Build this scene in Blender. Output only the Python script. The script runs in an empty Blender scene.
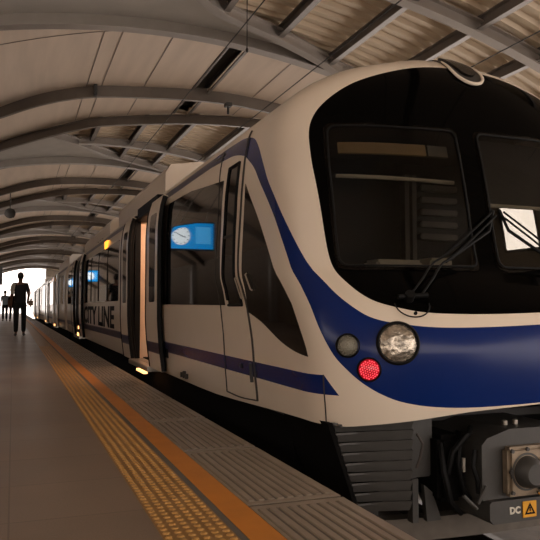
import bpy, bmesh, math, random
from mathutils import Vector, Matrix
from mathutils.geometry import delaunay_2d_cdt
random.seed(7)
sc = bpy.context.scene
COL = sc.collection
PI = math.pi

# ------------------------------------------------------------------ materials
def lin(h):
    h = h.lstrip('#'); o = []
    for i in (0, 2, 4):
        c = int(h[i:i+2], 16) / 255
        o.append(c / 12.92 if c <= .04045 else ((c + .055) / 1.055) ** 2.4)
    return (*o, 1)
def mat(name, col, rough=.5, metal=0, noise=0, nscale=8, bump=0, bscale=40, emit=None, estr=1, spec=.5, coat=0, stretch=(1, 1, 1)):
    m = bpy.data.materials.new(name); m.use_nodes = True
    nt = m.node_tree; b = nt.nodes['Principled BSDF']
    c = lin(col) if isinstance(col, str) else (*col, 1)
    b.inputs['Base Color'].default_value = c
    b.inputs['Roughness'].default_value = rough; b.inputs['Metallic'].default_value = metal
    b.inputs['Specular IOR Level'].default_value = spec; b.inputs['Coat Weight'].default_value = coat
    b.inputs['Coat Roughness'].default_value = .06
    if noise or bump:
        tc = nt.nodes.new('ShaderNodeTexCoord'); mp = nt.nodes.new('ShaderNodeMapping')
        mp.inputs['Scale'].default_value = stretch
        nt.links.new(tc.outputs['Object'], mp.inputs['Vector'])
    if noise:
        n = nt.nodes.new('ShaderNodeTexNoise'); n.inputs['Scale'].default_value = nscale; n.inputs['Detail'].default_value = 5
        nt.links.new(mp.outputs[0], n.inputs['Vector'])
        r = nt.nodes.new('ShaderNodeValToRGB')
        r.color_ramp.elements[0].position = .3; r.color_ramp.elements[1].position = .7
        r.color_ramp.elements[0].color = (*[max(0, x * (1 - noise)) for x in c[:3]], 1)
        r.color_ramp.elements[1].color = (*[min(1, x * (1 + noise)) for x in c[:3]], 1)
        nt.links.new(n.outputs['Fac'], r.inputs[0]); nt.links.new(r.outputs[0], b.inputs['Base Color'])
    if bump:
        n2 = nt.nodes.new('ShaderNodeTexNoise'); n2.inputs['Scale'].default_value = bscale; n2.inputs['Detail'].default_value = 4
        nt.links.new(mp.outputs[0], n2.inputs['Vector'])
        bp = nt.nodes.new('ShaderNodeBump'); bp.inputs['Strength'].default_value = bump; bp.inputs['Distance'].default_value = .01
        nt.links.new(n2.outputs['Fac'], bp.inputs['Height']); nt.links.new(bp.outputs[0], b.inputs['Normal'])
    if emit:
        b.inputs['Emission Color'].default_value = lin(emit) if isinstance(emit, str) else (*emit, 1)
        b.inputs['Emission Strength'].default_value = estr
    return m
def tinted(name, tint, rough=.02, ior=1.5):
    m = bpy.data.materials.new(name); m.use_nodes = True; nt = m.node_tree
    for n in list(nt.nodes): nt.nodes.remove(n)
    o = nt.nodes.new('ShaderNodeOutputMaterial'); mx = nt.nodes.new('ShaderNodeMixShader')
    t = nt.nodes.new('ShaderNodeBsdfTransparent'); t.inputs[0].default_value = (*tint, 1)
    g = nt.nodes.new('ShaderNodeBsdfGlossy'); g.inputs['Roughness'].default_value = rough
    f = nt.nodes.new('ShaderNodeFresnel'); f.inputs[0].default_value = ior
    gm = nt.nodes.new('ShaderNodeNewGeometry'); iv = nt.nodes.new('ShaderNodeMath'); iv.operation = 'SUBTRACT'; iv.inputs[0].default_value = 1
    mu = nt.nodes.new('ShaderNodeMath'); mu.operation = 'MULTIPLY'
    nt.links.new(gm.outputs['Backfacing'], iv.inputs[1]); nt.links.new(iv.outputs[0], mu.inputs[0]); nt.links.new(f.outputs[0], mu.inputs[1])
    nt.links.new(mu.outputs[0], mx.inputs[0]); nt.links.new(t.outputs[0], mx.inputs[1])
    nt.links.new(g.outputs[0], mx.inputs[2]); nt.links.new(mx.outputs[0], o.inputs[0])
    return m
M = {}
def setup_materials():
    M['white'] = mat('cream_paint', '#d9cbb8', .28, noise=.03, nscale=2, coat=.4)
    M['blue'] = mat('blue_paint', (.002, .015, .105), .22, spec=.25, noise=.05, nscale=3)
    M['violet'] = mat('indigo_paint', (.018, .019, .06), .35, spec=.3, noise=.05, nscale=3)
    M['mask'] = mat('black_gloss', (.0012, .0011, .001), .06, noise=.1, nscale=3, spec=.03)
    M['window'] = mat('dark_window_glass', (.006, .005, .005), .03, spec=.6, noise=.05, nscale=2)
    M['glass'] = tinted('tinted_windscreen', (.62, .61, .58), .015, 1.3)
    M['clear'] = tinted('clear_glass', (.85, .85, .85), .02, 1.45)
    M['rubber'] = mat('black_rubber', (.004, .004, .004), .6, spec=.15, bump=.1)
    M['seam'] = mat('dark_seam', (.03, .025, .02), .7, bump=.05)
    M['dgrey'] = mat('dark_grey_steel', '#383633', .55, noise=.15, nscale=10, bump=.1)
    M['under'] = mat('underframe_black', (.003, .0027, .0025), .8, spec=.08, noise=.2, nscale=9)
    M['apron'] = mat('apron_grey', '#3f3d3a', .5, noise=.08, nscale=14, bump=.08)
    M['deck'] = mat('beam_grey', '#5a5249', .7, noise=.15, nscale=12)
    M['plate'] = mat('coupler_bare_metal', '#857663', .45, .5, noise=.15, nscale=20, bump=.2)
    M['steel'] = mat('bright_steel', '#b8b0a4', .3, .8, noise=.1, nscale=30)
    M['rail'] = mat('rail_steel', '#352d27', .55, .3, noise=.25, nscale=12)
    M['chrome'] = mat('chrome', '#d8d4cc', .12, 1, bump=.02)
    M['lens'] = mat('clear_lamp_lens', '#a39a8c', .14, .75, noise=.6, nscale=26, bump=1, bscale=30)
    M['greylens'] = mat('grey_lamp_lens', '#7a7668', .3, .3, bump=.6, bscale=90)
    M['darklens'] = mat('dark_lamp_lens', '#17120f', .25, noise=.1, nscale=20)
    M['red'] = mat('red_led', (.35, .01, .01), .3, emit=(1, .07, .10), estr=1.5, noise=.1)
    M['redlens'] = mat('red_lens', (.30, .01, .015), .25, emit=(1, .02, .04), estr=.22, noise=.1)
    M['amber'] = mat('amber_lamp', (.5, .16, .01), .3, emit=(1, .36, .03), estr=2.2, noise=.1)
    M['rib2'] = mat('dark_rib_steel', '#6d655d', .4, .3, noise=.06, nscale=3)
    M['rib'] = mat('arch_steel', '#968e86', .3, .4, noise=.06, nscale=3, bump=.03)
    M['soffit'] = mat('soffit_sheet', '#cdbba8', .5, .1, noise=.08, nscale=1.3, bump=.03, bscale=8, stretch=(3, .25, 1))
    M['plate2'] = mat('soffit_plate', '#a8a299', .45, .2, noise=.06, nscale=2)
    M['corr'] = mat('corrugated_sheet', '#cdbba2', .4, .2, noise=.02, nscale=1.6)
    M['purlin'] = mat('purlin_steel', '#77706a', .45, .3, noise=.1, nscale=5)
    M['wire'] = mat('wire_black', (.02, .018, .016), .5, bump=.05)
    M['concrete'] = mat('concrete', '#8b8072', .8, noise=.15, nscale=4, bump=.2, bscale=25)
    M['pit'] = mat('track_slab', '#4a4138', .85, noise=.25, nscale=5, bump=.3, bscale=18)
    M['yellow'] = mat('tactile_ochre', '#8a6636', .45, noise=.12, nscale=9)
    M['blister'] = mat('blister_pale_yellow', '#ae8348', .4, noise=.1, nscale=9)  # blisters paler than the strip around them
    M['orange'] = mat('orange_line_paint', '#bb7422', .5, noise=.08, nscale=7)
    M['edge'] = mat('edge_slab_grey', '#857869', .36, noise=.1, nscale=6, bump=.1, bscale=30)
    M['gap'] = mat('joint_grey', '#5b5650', .6, noise=.1, nscale=20)
    M['inner'] = mat('interior_panel', '#dcc0a4', .5, noise=.04, nscale=4)
    M['cab'] = mat('cab_lining', '#201d1b', .6, noise=.1, nscale=6)
    M['cabgrey'] = mat('cab_grey', '#77726a', .55, noise=.1, nscale=8)
    M['blind'] = mat('beige_blind', '#a48a66', .7, noise=.12, nscale=6)
    M['glow'] = mat('interior_lamp', (1, .8, .55), .5, emit=(1, .66, .46), estr=30, noise=.02)
    M['glow2'] = mat('sill_glow', (1, .6, .3), .5, emit=(1, .45, .16), estr=3, noise=.02)  # emission stands in for warm light reflected on the door sills
    M['text'] = mat('black_lettering', (.006, .005, .006), .6, spec=.1, noise=.05)
    M['skin'] = mat('skin', '#7d5440', .5, noise=.06, nscale=20)
    M['hair'] = mat('black_hair', (.008, .007, .007), .5, bump=.3, bscale=120)
    M['navy'] = mat('navy_cloth', (.014, .015, .02), .8, noise=.2, nscale=14, bump=.2, bscale=40)
    M['black_cloth'] = mat('black_cloth', (.009, .009, .010), .85, noise=.2, nscale=14, bump=.2, bscale=40)
    M['pale_cloth'] = mat('pale_blue_cloth', '#9fb3c6', .8, noise=.08, nscale=14, bump=.2, bscale=40)
    M['white_cloth'] = mat('white_cloth', '#d5d0c8', .8, noise=.05, nscale=14)
    M['tan'] = mat('tan_leather', '#8a6a50', .55, noise=.15, nscale=15, bump=.2)
    M['shoe'] = mat('shoe_leather', (.01, .009, .008), .35, bump=.05)
    M['screen'] = mat('blue_screen', (.01, .1, .25), .2, emit=(.0, .30, .78), estr=1.5, noise=.03)
    M['cyan'] = mat('cyan_screen_box', (.1, .4, .6), .2, emit=(.06, .40, .85), estr=1.6, noise=.03)
    M['clock'] = mat('clock_dial', (.9, .9, .9), .3, emit=(.85, .95, 1), estr=1.6, noise=.01)
    M['clockhand'] = mat('clock_hand', (.01, .02, .05), .4, noise=.02)
    M['signblack'] = mat('sign_casing', (.02, .02, .022), .4, bump=.03)
    M['sticker'] = mat('yellow_sticker', '#d99a1c', .5, noise=.04)
    M['marking'] = mat('white_marking', '#c9c2b4', .5, noise=.04)
    # platform floor: large stone tiles with thin joints, worn sheen
    m = mat('platform_granite', '#7d6b5c', .38, noise=.16, nscale=2.2, bump=.05, bscale=60); M['floor'] = m
    nt = m.node_tree; b = nt.nodes['Principled BSDF']
    tc = nt.nodes.new('ShaderNodeTexCoord'); br = nt.nodes.new('ShaderNodeTexBrick')
    br.offset = .0; br.inputs['Scale'].default_value = 1; br.inputs['Mortar Size'].default_value = .004
    br.inputs['Brick Width'].default_value = .6; br.inputs['Row Height'].default_value = .6
    br.inputs['Color1'].default_value = (1, 1, 1, 1); br.inputs['Color2'].default_value = (.86, .86, .86, 1); br.inputs['Mortar'].default_value = (.55, .55, .55, 1)
    nt.links.new(tc.outputs['Object'], br.inputs['Vector'])
    old = b.inputs['Base Color'].links[0].from_socket
    mx = nt.nodes.new('ShaderNodeMix'); mx.data_type = 'RGBA'; mx.blend_type = 'MULTIPLY'; mx.inputs[0].default_value = 1
    n3 = nt.nodes.new('ShaderNodeTexNoise'); n3.inputs['Scale'].default_value = 160
    mx2 = nt.nodes.new('ShaderNodeMix'); mx2.data_type = 'RGBA'; mx2.blend_type = 'OVERLAY'; mx2.inputs[0].default_value = .35
    nt.links.new(tc.outputs['Object'], n3.inputs['Vector'])
    nt.links.new(old, mx.inputs[6]); nt.links.new(br.outputs['Color'], mx.inputs[7])
    nt.links.new(mx.outputs[2], mx2.inputs[6]); nt.links.new(n3.outputs['Fac'], mx2.inputs[7])
    nt.links.new(mx2.outputs[2], b.inputs['Base Color'])
    n4 = nt.nodes.new('ShaderNodeTexNoise'); n4.inputs['Scale'].default_value = 1.1; n4.inputs['Detail'].default_value = 6
    rr = nt.nodes.new('ShaderNodeMapRange'); rr.inputs[3].default_value = .26; rr.inputs[4].default_value = .5
    nt.links.new(tc.outputs['Object'], n4.inputs['Vector']); nt.links.new(n4.outputs['Fac'], rr.inputs[0]); nt.links.new(rr.outputs[0], b.inputs['Roughness'])
setup_materials()

# ------------------------------------------------------------------ object helpers
def empty(name, loc=(0, 0, 0), parent=None):
    o = bpy.data.objects.new(name, None); COL.objects.link(o); o.location = loc
    o.empty_display_size = .2
    if parent: o.parent = parent
    return o
def tag(o, label=None, cat=None, group=None, kind=None):
    if label: o['label'] = label
    if cat: o['category'] = cat
    if group: o['group'] = group
    if kind: o['kind'] = kind
    return o
class MB:
    """collects shapes (world coordinates) into one mesh"""
    def __init__(s): s.v = []; s.f = []; s.mi = []; s.sm = []
    def add(s, vs, fs, mi=0, smooth=False):
        n = len(s.v); s.v += [tuple(p) for p in vs]
        for f in fs: s.f.append([i + n for i in f]); s.mi.append(mi); s.sm.append(smooth)
        return s
    def box(s, a, b, mi=0, bev=0):
        bm = bmesh.new(); bmesh.ops.create_cube(bm, size=1)
        c = [(a[i] + b[i]) / 2 for i in range(3)]; d = [abs(b[i] - a[i]) for i in range(3)]
        for v in bm.verts: v.co = Vector((c[0] + v.co.x * d[0], c[1] + v.co.y * d[1], c[2] + v.co.z * d[2]))
        if bev: bmesh.ops.bevel(bm, geom=bm.edges[:], offset=min(bev, min(d) * .45), segments=2, affect='EDGES')
        return s.bm(bm, mi)
    def bm(s, bm, mi=0, smooth=False):
        bm.verts.ensure_lookup_table(); bm.verts.index_update()
        s.add([v.co for v in bm.verts], [[v.index for v in f.verts] for f in bm.faces], mi, smooth); bm.free(); return s
    def tube(s, pts, r, n=10, mi=0, cap=True):
        pts = [Vector(p) for p in pts]; k = len(pts); rs = r if isinstance(r, (list, tuple)) else [r] * k
        vs = []; up = None
        for i, p in enumerate(pts):
            t = (pts[min(i + 1, k - 1)] - pts[max(i - 1, 0)]).normalized()
            if up is None: up = t.orthogonal().normalized()
            up = (up - t * up.dot(t)).normalized(); w = t.cross(up)
            for j in range(n):
                a = 2 * PI * j / n; vs.append(p + (up * math.cos(a) + w * math.sin(a)) * rs[i])
        fs = [[i * n + j, i * n + (j + 1) % n, (i + 1) * n + (j + 1) % n, (i + 1) * n + j] for i in range(k - 1) for j in range(n)]
        if cap: fs += [list(range(n))[::-1], [(k - 1) * n + j for j in range(n)]]
        return s.add(vs, fs, mi, True)
    def lathe(s, c, axis, prof, n=32, mi=0):
        """prof = [(along axis, radius)]"""
        c = Vector(c); ax = Vector(axis).normalized(); u = ax.orthogonal().normalized(); w = ax.cross(u); vs = []
        for (t, r) in prof:
            for j in range(n):
                a = 2 * PI * j / n; vs.append(c + ax * t + (u * math.cos(a) + w * math.sin(a)) * max(r, 1e-4))
        k = len(prof)
        fs = [[i * n + j, i * n + (j + 1) % n, (i + 1) * n + (j + 1) % n, (i + 1) * n + j] for i in range(k - 1) for j in range(n)]
        fs += [list(range(n))[::-1], [(k - 1) * n + j for j in range(n)]]
        return s.add(vs, fs, mi, True)
    def sweep(s, pts, sec, side=Vector((0, 0, 1)), mi=0):
        """sweep a closed section [(across, up)] along pts keeping 'up' vertical"""
        pts = [Vector(p) for p in pts]; k = len(pts); n = len(sec); vs = []
        for i, p in enumerate(pts):
            t = (pts[min(i + 1, k - 1)] - pts[max(i - 1, 0)]).normalized()
            h = t.cross(Vector((0, 0, 1))).normalized(); u = h.cross(t).normalized()
            for (a, b) in sec: vs.append(p + h * a + u * b)
        fs = [[i * n + j, i * n + (j + 1) % n, (i + 1) * n + (j + 1) % n, (i + 1) * n + j] for i in range(k - 1) for j in range(n)]
        fs += [list(range(n))[::-1], [(k - 1) * n + j for j in range(n)]]
        return s.add(vs, fs, mi)
    def prism(s, poly, a, b, axis='y', mi=0):
        """extrude a polygon of (p,q) along an axis"""
        def P(p, q, t): return {'y': (p, t, q), 'x': (t, p, q), 'z': (p, q, t)}[axis]
        n = len(poly)
        vs = [P(p, q, a) for p, q in poly] + [P(p, q, b) for p, q in poly]
        fs = [list(range(n))[::-1], list(range(n, 2 * n))] + [[i, (i + 1) % n, n + (i + 1) % n, n + i] for i in range(n)]
        return s.add(vs, fs, mi)
    def build(s, name, mats, parent=None, fixn=True):
        me = bpy.data.meshes.new(name); me.from_pydata(s.v, [], s.f)
        for m in (mats if isinstance(mats, (list, tuple)) else [mats]): me.materials.append(m)
        me.polygons.foreach_set('material_index', s.mi); me.polygons.foreach_set('use_smooth', s.sm)
        if fixn:
            bm = bmesh.new(); bm.from_mesh(me); bmesh.ops.recalc_face_normals(bm, faces=bm.faces[:]); bm.to_mesh(me); bm.free()
        if any(s.sm): me.set_sharp_from_angle(angle=math.radians(40))
        me.update()
        o = bpy.data.objects.new(name, me); COL.objects.link(o)
        if parent:
            o.parent = parent; off = Vector((0, 0, 0)); p = parent
            while p: off += p.location; p = p.parent
            me.transform(Matrix.Translation(-off))
        return o
def rebase(o, loc):
    """move a top-level mesh's origin to loc without moving the mesh"""
    o.data.transform(Matrix.Translation(-Vector(loc))); o.location = loc; return o
ORD = ['first', 'second', 'third', 'fourth', 'fifth', 'sixth', 'seventh', 'eighth', 'ninth', 'tenth']

LWALL, RWALL, LSPLIT = 2.1, -1.15, 5.0
SKY, EXPO = 3.5, 0.0
DISPLAYS = [(-1.75, 20.0, 3.0, 1.3, .78, 'blue platform display with a clock, mirrored in the window beside the cab door'), (-1.5, 45.0, 2.85, .62, .70, 'second blue platform display with a clock, farther along the platform'), (-1.7, 62.0, 3.0, .8, .75, 'farthest blue platform display with a clock')]


XC=2.98
NL,NN,SN=.62,2.8,1.67
def interp(tab,z):
    # monotone cubic (Catmull-Rom style) interpolation
    if z<=tab[0][0]: return tab[0][1]
    if z>=tab[-1][0]: return tab[-1][1]
    for i in range(len(tab)-1):
        if z<=tab[i+1][0]: break
    x0,y0=tab[i];x1,y1=tab[i+1]
    def slope(k):
        if k<=0: return (tab[1][1]-tab[0][1])/(tab[1][0]-tab[0][0])
        if k>=len(tab)-1: return (tab[-1][1]-tab[-2][1])/(tab[-1][0]-tab[-2][0])
        a=(tab[k][1]-tab[k-1][1])/(tab[k][0]-tab[k-1][0]);b=(tab[k+1][1]-tab[k][1])/(tab[k+1][0]-tab[k][0])
        if a*b<=0: return 0
        return 2*a*b/(a+b)
    h=x1-x0;t=(z-x0)/h;m0=slope(i)*h;m1=slope(i+1)*h
    return (2*t**3-3*t*t+1)*y0+(t**3-2*t*t+t)*m0+(-2*t**3+3*t*t)*y1+(t**3-t*t)*m1
WT=[(0,1.27),(.25,1.305),(.5,1.335),(.8,1.35),(1.7,1.35),(1.95,1.335),(2.16,1.285),(2.32,1.19),(2.46,1.03),(2.58,.82),(2.67,.56),(2.745,.32),(2.785,.15),(2.805,.02)]
YT=[(0,3.33),(.3,3.27),(.6,3.25),(.85,3.33),(1.0,3.45),(1.13,3.58),(1.3,3.63),(1.6,3.69),(1.95,3.78),(2.3,3.91),(2.55,4.06),(2.67,4.22),(2.755,4.42),(2.805,4.7)]
_N=400
_tab=[];_l=0;_p=None
def _sup(t): 
    return math.sin(t)**(2/NN), NL*(1-math.cos(t)**(2/NN)) if t<math.pi/2-1e-9 else NL
for _i in range(_N+1):
    _t=(math.pi/2)*(_i/_N); _a=_sup(_t); _q=(1.35*_a[0],_a[1])
    if _p: _l+=math.hypot(_q[0]-_p[0],_q[1]-_p[1])
    _p=_q;_tab.append((_l,_a))
_L=_l
def surf(s,z):
    W=interp(WT,z);Y=interp(YT,z);a=abs(s);sg=1 if s>=0 else -1
    if a>=SN:
        t=min(max((a-SN-1.2)/2.6,0),1); t=t*t*(3-2*t)
        return (XC+sg*W, Y+(3.605-Y)*t+NL+(a-SN), z)
    l=a/SN*_L
    lo,hi=0,_N
    while hi-lo>1:
        m=(lo+hi)//2
        if _tab[m][0]<=l: lo=m
        else: hi=m
    d=_tab[hi][0]-_tab[lo][0];t=(l-_tab[lo][0])/d if d>0 else 0
    v=_tab[lo][1][0]*(1-t)+_tab[hi][1][0]*t; y=_tab[lo][1][1]*(1-t)+_tab[hi][1][1]*t
    return (XC+sg*W*v, Y+y, z)

# ------------------------------------------------------------------ train shell: s runs round the car at waist (0 = nose centre, minus = platform side), z is height
SQ = .1
def sq(s):   # squeeze the straight sides so triangulation stays even
    a = abs(s); return s if a <= SN else math.copysign(SN + (a - SN) * SQ, s)
def usq(s):
    a = abs(s); return s if a <= SN else math.copysign(SN + (a - SN) / SQ, s)
def snorm(s, z):
    e = .004
    z0, z1 = z - e, min(z + e, 2.804)
    a = Vector(surf(s + e, z)) - Vector(surf(s - e, z)); b = Vector(surf(s, z1)) - Vector(surf(s, z0))
    n = a.cross(b)
    if n.length < 1e-12: return Vector((0, 0, 1))
    n.normalize()
    ref = Vector(surf(s, z)) - Vector((XC, max(surf(s, z)[1], 6.), 1.2))
    if abs(s) > SN: ref = Vector((math.copysign(1, s), 0, .3))
    return n if n.dot(ref) > 0 else -n
def spt(s, z, off=0):
    p = Vector(surf(s, z)); return p + snorm(s, z) * off if off else p
def inpoly(x, y, P):
    c = False; j = len(P) - 1
    for i in range(len(P)):
        xi, yi = P[i]; xj, yj = P[j]
        if (yi > y) != (yj > y) and x < (xj - xi) * (y - yi) / (yj - yi) + xi: c = not c
        j = i
    return c
def smooth_poly(P, n=5, sharp=()):
    """closed Catmull-Rom through P; indexes in sharp keep their corner"""
    out = []; k = len(P)
    for i in range(k):
        p0, p1, p2, p3 = P[i - 1], P[i], P[(i + 1) % k], P[(i + 2) % k]
        if i in sharp: p0 = p1
        if (i + 1) % k in sharp: p3 = p2
        for j in range(n):
            t = j / n
            out.append(tuple(.5 * (2 * p1[d] + (p2[d] - p0[d]) * t + (2 * p0[d] - 5 * p1[d] + 4 * p2[d] - p3[d]) * t * t + (3 * p1[d] - p0[d] - 3 * p2[d] + p3[d]) * t ** 3) for d in (0, 1)))
    return out
def smooth_line(P, n=5):
    out = []
    for i in range(len(P) - 1):
        p0 = P[max(i - 1, 0)]; p1 = P[i]; p2 = P[i + 1]; p3 = P[min(i + 2, len(P) - 1)]
        for j in range(n):
            t = j / n
            out.append(tuple(.5 * (2 * p1[d] + (p2[d] - p0[d]) * t + (2 * p0[d] - 5 * p1[d] + 4 * p2[d] - p3[d]) * t * t + (3 * p1[d] - p0[d] - 3 * p2[d] + p3[d]) * t ** 3) for d in (0, 1)))
    return out + [P[-1]]
def rrect(s0, s1, z0, z1, r, n=5):
    out = []
    rs = r
    for cx, cz, a0 in ((s1 - rs, z1 - r, 0), (s0 + rs, z1 - r, 90), (s0 + rs, z0 + r, 180), (s1 - rs, z0 + r, 270)):
        for i in range(n + 1):
            a = math.radians(a0 + 90 * i / n); out.append((cx + rs * math.cos(a), cz + r * math.sin(a)))
    return out
def densify(P, d=.08):
    out = []
    for i in range(len(P)):
        a = P[i]; b = P[(i + 1) % len(P)]
        L = math.hypot(sq(b[0]) - sq(a[0]), b[1] - a[1]); n = max(1, int(math.ceil(L / d)))
        for j in range(n):
            t = j / n; s = usq(sq(a[0]) + (sq(b[0]) - sq(a[0])) * t); out.append((s, a[1] + (b[1] - a[1]) * t))
    return out
def cdt(outer, inner, grid):
    vs = []; es = []
    for P in [outer] + inner:
        n0 = len(vs); k = len(P)
        for p in P: vs.append(Vector((sq(p[0]), p[1])))
        es += [(n0 + i, n0 + (i + 1) % k) for i in range(k)]
    for g in grid:
        if inpoly(sq(g[0]), g[1], [(sq(p[0]), p[1]) for p in outer]): vs.append(Vector((sq(g[0]), g[1])))
    v, e, f, *_ = delaunay_2d_cdt(vs, es, [], 0, 1e-5)
    O = [(sq(p[0]), p[1]) for p in outer]
    tri = []
    for t in f:
        c = (sum(v[i].x for i in t) / len(t), sum(v[i].y for i in t) / len(t))
        if inpoly(c[0], c[1], O): tri.append((list(t), c))
    return [(usq(p.x), p.y) for p in v], tri
def shell_mesh(name, verts, tris, mats, parent, classify, offset=0, depth=None):
    """surface mesh with exact normals; depth adds a back face and a rim so the piece is solid"""
    me = bpy.data.meshes.new(name); n = len(verts)
    co = [spt(s, z, offset) for s, z in verts]; nr = [snorm(s, z) for s, z in verts]
    fs = []; mi = []
    for t, c in tris:
        m = classify(c)
        if m is None: continue
        a, b, d = (co[i] for i in t[:3]); nn = (b - a).cross(d - a)
        if nn.dot(nr[t[0]]) < 0: t = t[::-1]
        fs.append(list(t)); mi.append(m)
    nf = len(fs)
    if depth:
        from collections import Counter
        ed = Counter(); dirs = {}
        for f in fs:
            for i in range(len(f)):
                a, b = f[i], f[(i + 1) % len(f)]; ed[frozenset((a, b))] += 1; dirs[frozenset((a, b))] = (a, b)
        # rim uses its own vertices so front normals stay exact
        base = len(co); mp = {}
        def r(i, k):
            if (i, k) not in mp: mp[(i, k)] = len(co); co.append(spt(verts[i][0], verts[i][1], offset if k == 0 else offset - depth)); nr.append(nr[i])
            return mp[(i, k)]
        for k, cnt in ed.items():
            if cnt == 1:
                a, b = dirs[k]; fs.append([r(b, 0), r(a, 0), r(a, 1), r(b, 1)]); mi.append(0)
        for f in fs[:nf]: fs.append([r(i, 1) for i in f[::-1]]); mi.append(0)
    me.from_pydata([tuple(c) for c in co], [], fs)
    for m in mats: me.materials.append(m)
    me.polygons.foreach_set('material_index', mi)
    me.polygons.foreach_set('use_smooth', [i < nf for i in range(len(fs))])
    me.update()
    ln = [(0, 0, 0)] * len(me.loops)
    for p in me.polygons:
        for li in p.loop_indices: ln[li] = tuple(nr[me.loops[li].vertex_index]) if p.index < nf else (0, 0, 0)
    me.normals_split_custom_set(ln)
    o = bpy.data.objects.new(name, me); COL.objects.link(o)
    if parent:
        o.parent = parent; off = Vector((0, 0, 0)); p = parent
        while p: off += p.location; p = p.parent
        me.transform(Matrix.Translation(-off))
    return o
def grid_pts(s0, s1, z0, z1, ds=.06, dz=.06):
    g = []; a = sq(s0); b = sq(s1); n = max(1, int((b - a) / ds)); zs = []; z = z0
    while z < z1:
        zs.append(z); z += dz if z < 2.1 else dz * .6
    for i in range(n + 1):
        s = usq(a + (b - a) * i / n)
        for z in zs: g.append((s, z + .0007 * ((i * 7) % 5)))
    return g
def patch(name, poly, m, parent, off=.004, depth=.012, d=.06):
    P = densify(poly, d); ss = [p[0] for p in P]; zz = [p[1] for p in P]
    V, T = cdt(P, [], grid_pts(min(ss), max(ss), min(zz), max(zz)))
    return shell_mesh(name, V, T, [m], parent, lambda c: 0, off, depth)
def mir(P): return [(-s, z) for s, z in P]
def y2s(Y, z): return -(Y - interp(YT, z) - NL + SN)      # platform side, straight part

END = -20.6
TR = empty('train_car', (XC, 13.0, -1.0))
tag(TR, 'cream and blue front train car with black windscreen nose and glowing red tail lamp', 'train car', 'cars of the standing train')

# --- livery outlines traced round the shell
mask_h = [(0, .836), (-.28, .829), (-.55, .829), (-.752, .838), (-.887, .860), (-1.024, .899), (-1.10, .952), (-1.16, 1.035), (-1.184, 1.113), (-1.201, 1.24), (-1.215, 1.457), (-1.234, 1.675), (-1.25, 1.833), (-1.258, 2.01), (-1.239, 2.118), (-1.182, 2.222), (-1.097, 2.324), (-.991, 2.411), (-.82, 2.485), (-.60, 2.545), (-.33, 2.58), (0, 2.597)]
def both(h):
    L = smooth_line(h, 4); return L + [(-s, z) for s, z in L[::-1][1:-1]]
mask = both(mask_h)
top_edge = [(0, .766), (-.3, .756), (-.55, .752), (-.72, .755), (-.872, .768), (-1.036, .796), (-1.139, .845), (-1.238, .945), (-1.318, 1.097), (-1.459, 1.364), (-1.60, 1.58), (-1.721, 1.746), (-1.807, 1.896), (-1.907, 2.04), (-2.10, 2.165), (-2.45, 2.235), (-3.0, 2.262)]
low_edge = [(-3.3, 2.153), (-2.79, 2.129), (-2.525, 2.107), (-2.254, 2.045), (-2.133, 1.984), (-2.0, 1.893), (-1.9, 1.779), (-1.76, 1.61), (-1.624, 1.428), (-1.515, 1.21), (-1.476, 1.05), (-1.445, .88), (-1.40, .72), (-1.339, .60), (-1.254, .510), (-1.167, .438), (-1.06, .376), (-.936, .333), (-.75, .306), (-.478, .297), (0, .307)]
bl = smooth_line(top_edge, 4) + [(END - 1, 2.275), (END - 1, 2.165)] + smooth_line(low_edge, 4)
blue = bl + [(-s, z) for s, z in bl[::-1][1:-1]]
stripe = [(END - 1, .335), (-1.315, .365), (-1.41, .478), (-1.55, .475), (END - 1, .46)]
def skirt(s):
    return interp([(-21.5, .09), (-3.9, .10), (-2.49, .15), (-1.7, .184), (-1.3, .187), (-1.16, .202), (-.886, .232), (-.53, .273), (0, .30)], -abs(s))
# --- openings
pane_l = rrect(-1.135, -.245, 1.115, 2.035, .05)
pane_r = rrect(-.075, 1.125, 1.115, 2.035, .05)
door_o = [(-6.02, .13), (-6.02, 2.15), (-7.50, 2.15), (-7.50, .13)]
side_r = [(2.2, 1.40), (2.62, 1.40), (2.62, 1.9), (2.2, 1.9)]
outer = []
ks = [i * .07 for i in range(-24, 25)]
bs = [usq(sq(END) + (sq(-SN) - sq(END)) * i / 40) for i in range(40)] + ks[0:0]
nose_s = [-SN + 2 * SN * i / 60 for i in range(61)]
line_s = bs + nose_s + [-s for s in bs[::-1]]
outer = [(s, skirt(s)) for s in line_s] + [(s, 2.804) for s in line_s[::-1]]
def clipz(P): return [(max(min(s, -END - .001), END + .001), z) for s, z in P]
V, T = cdt(outer, [densify(mask), densify(clipz(blue)), densify(clipz(stripe)), densify(clipz(mir(stripe))), densify(pane_l), densify(pane_r), densify(door_o), densify(side_r)], grid_pts(END + .3, -END - .3, .12, 2.79))
Q = lambda P: [(sq(s), z) for s, z in P]
qm, qb, qs, qs2 = Q(mask), Q(clipz(blue)), Q(clipz(stripe)), Q(clipz(mir(stripe)))
qh = [Q(pane_l), Q(pane_r), Q(door_o), Q(side_r)]
def cls(c):
    for h in qh:
        if inpoly(*c, h): return None
    if inpoly(*c, qm): return 2
    if inpoly(*c, qb): return 1 if abs(c[0]) < SN + .145 else 3
    if inpoly(*c, qs) or inpoly(*c, qs2): return 1 if abs(c[0]) < SN + .28 else 3
    return 0
body = shell_mesh('body', V, T, [M['white'], M['blue'], M['mask'], M['violet']], TR, cls)
# rear end wall of the front car
rear = MB(); zs = [.1, .5, .8, 1.3, 1.9, 2.16, 2.32, 2.46, 2.58, 2.67, 2.745, 2.80]
ye = 3.9 + .62 + (-END - SN)
rear.prism([(XC - interp(WT, z), z) for z in zs] + [(XC + interp(WT, z), z) for z in zs[::-1]], ye, ye + .03, 'y')
rear.build('end_wall', M['white'], TR)

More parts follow.
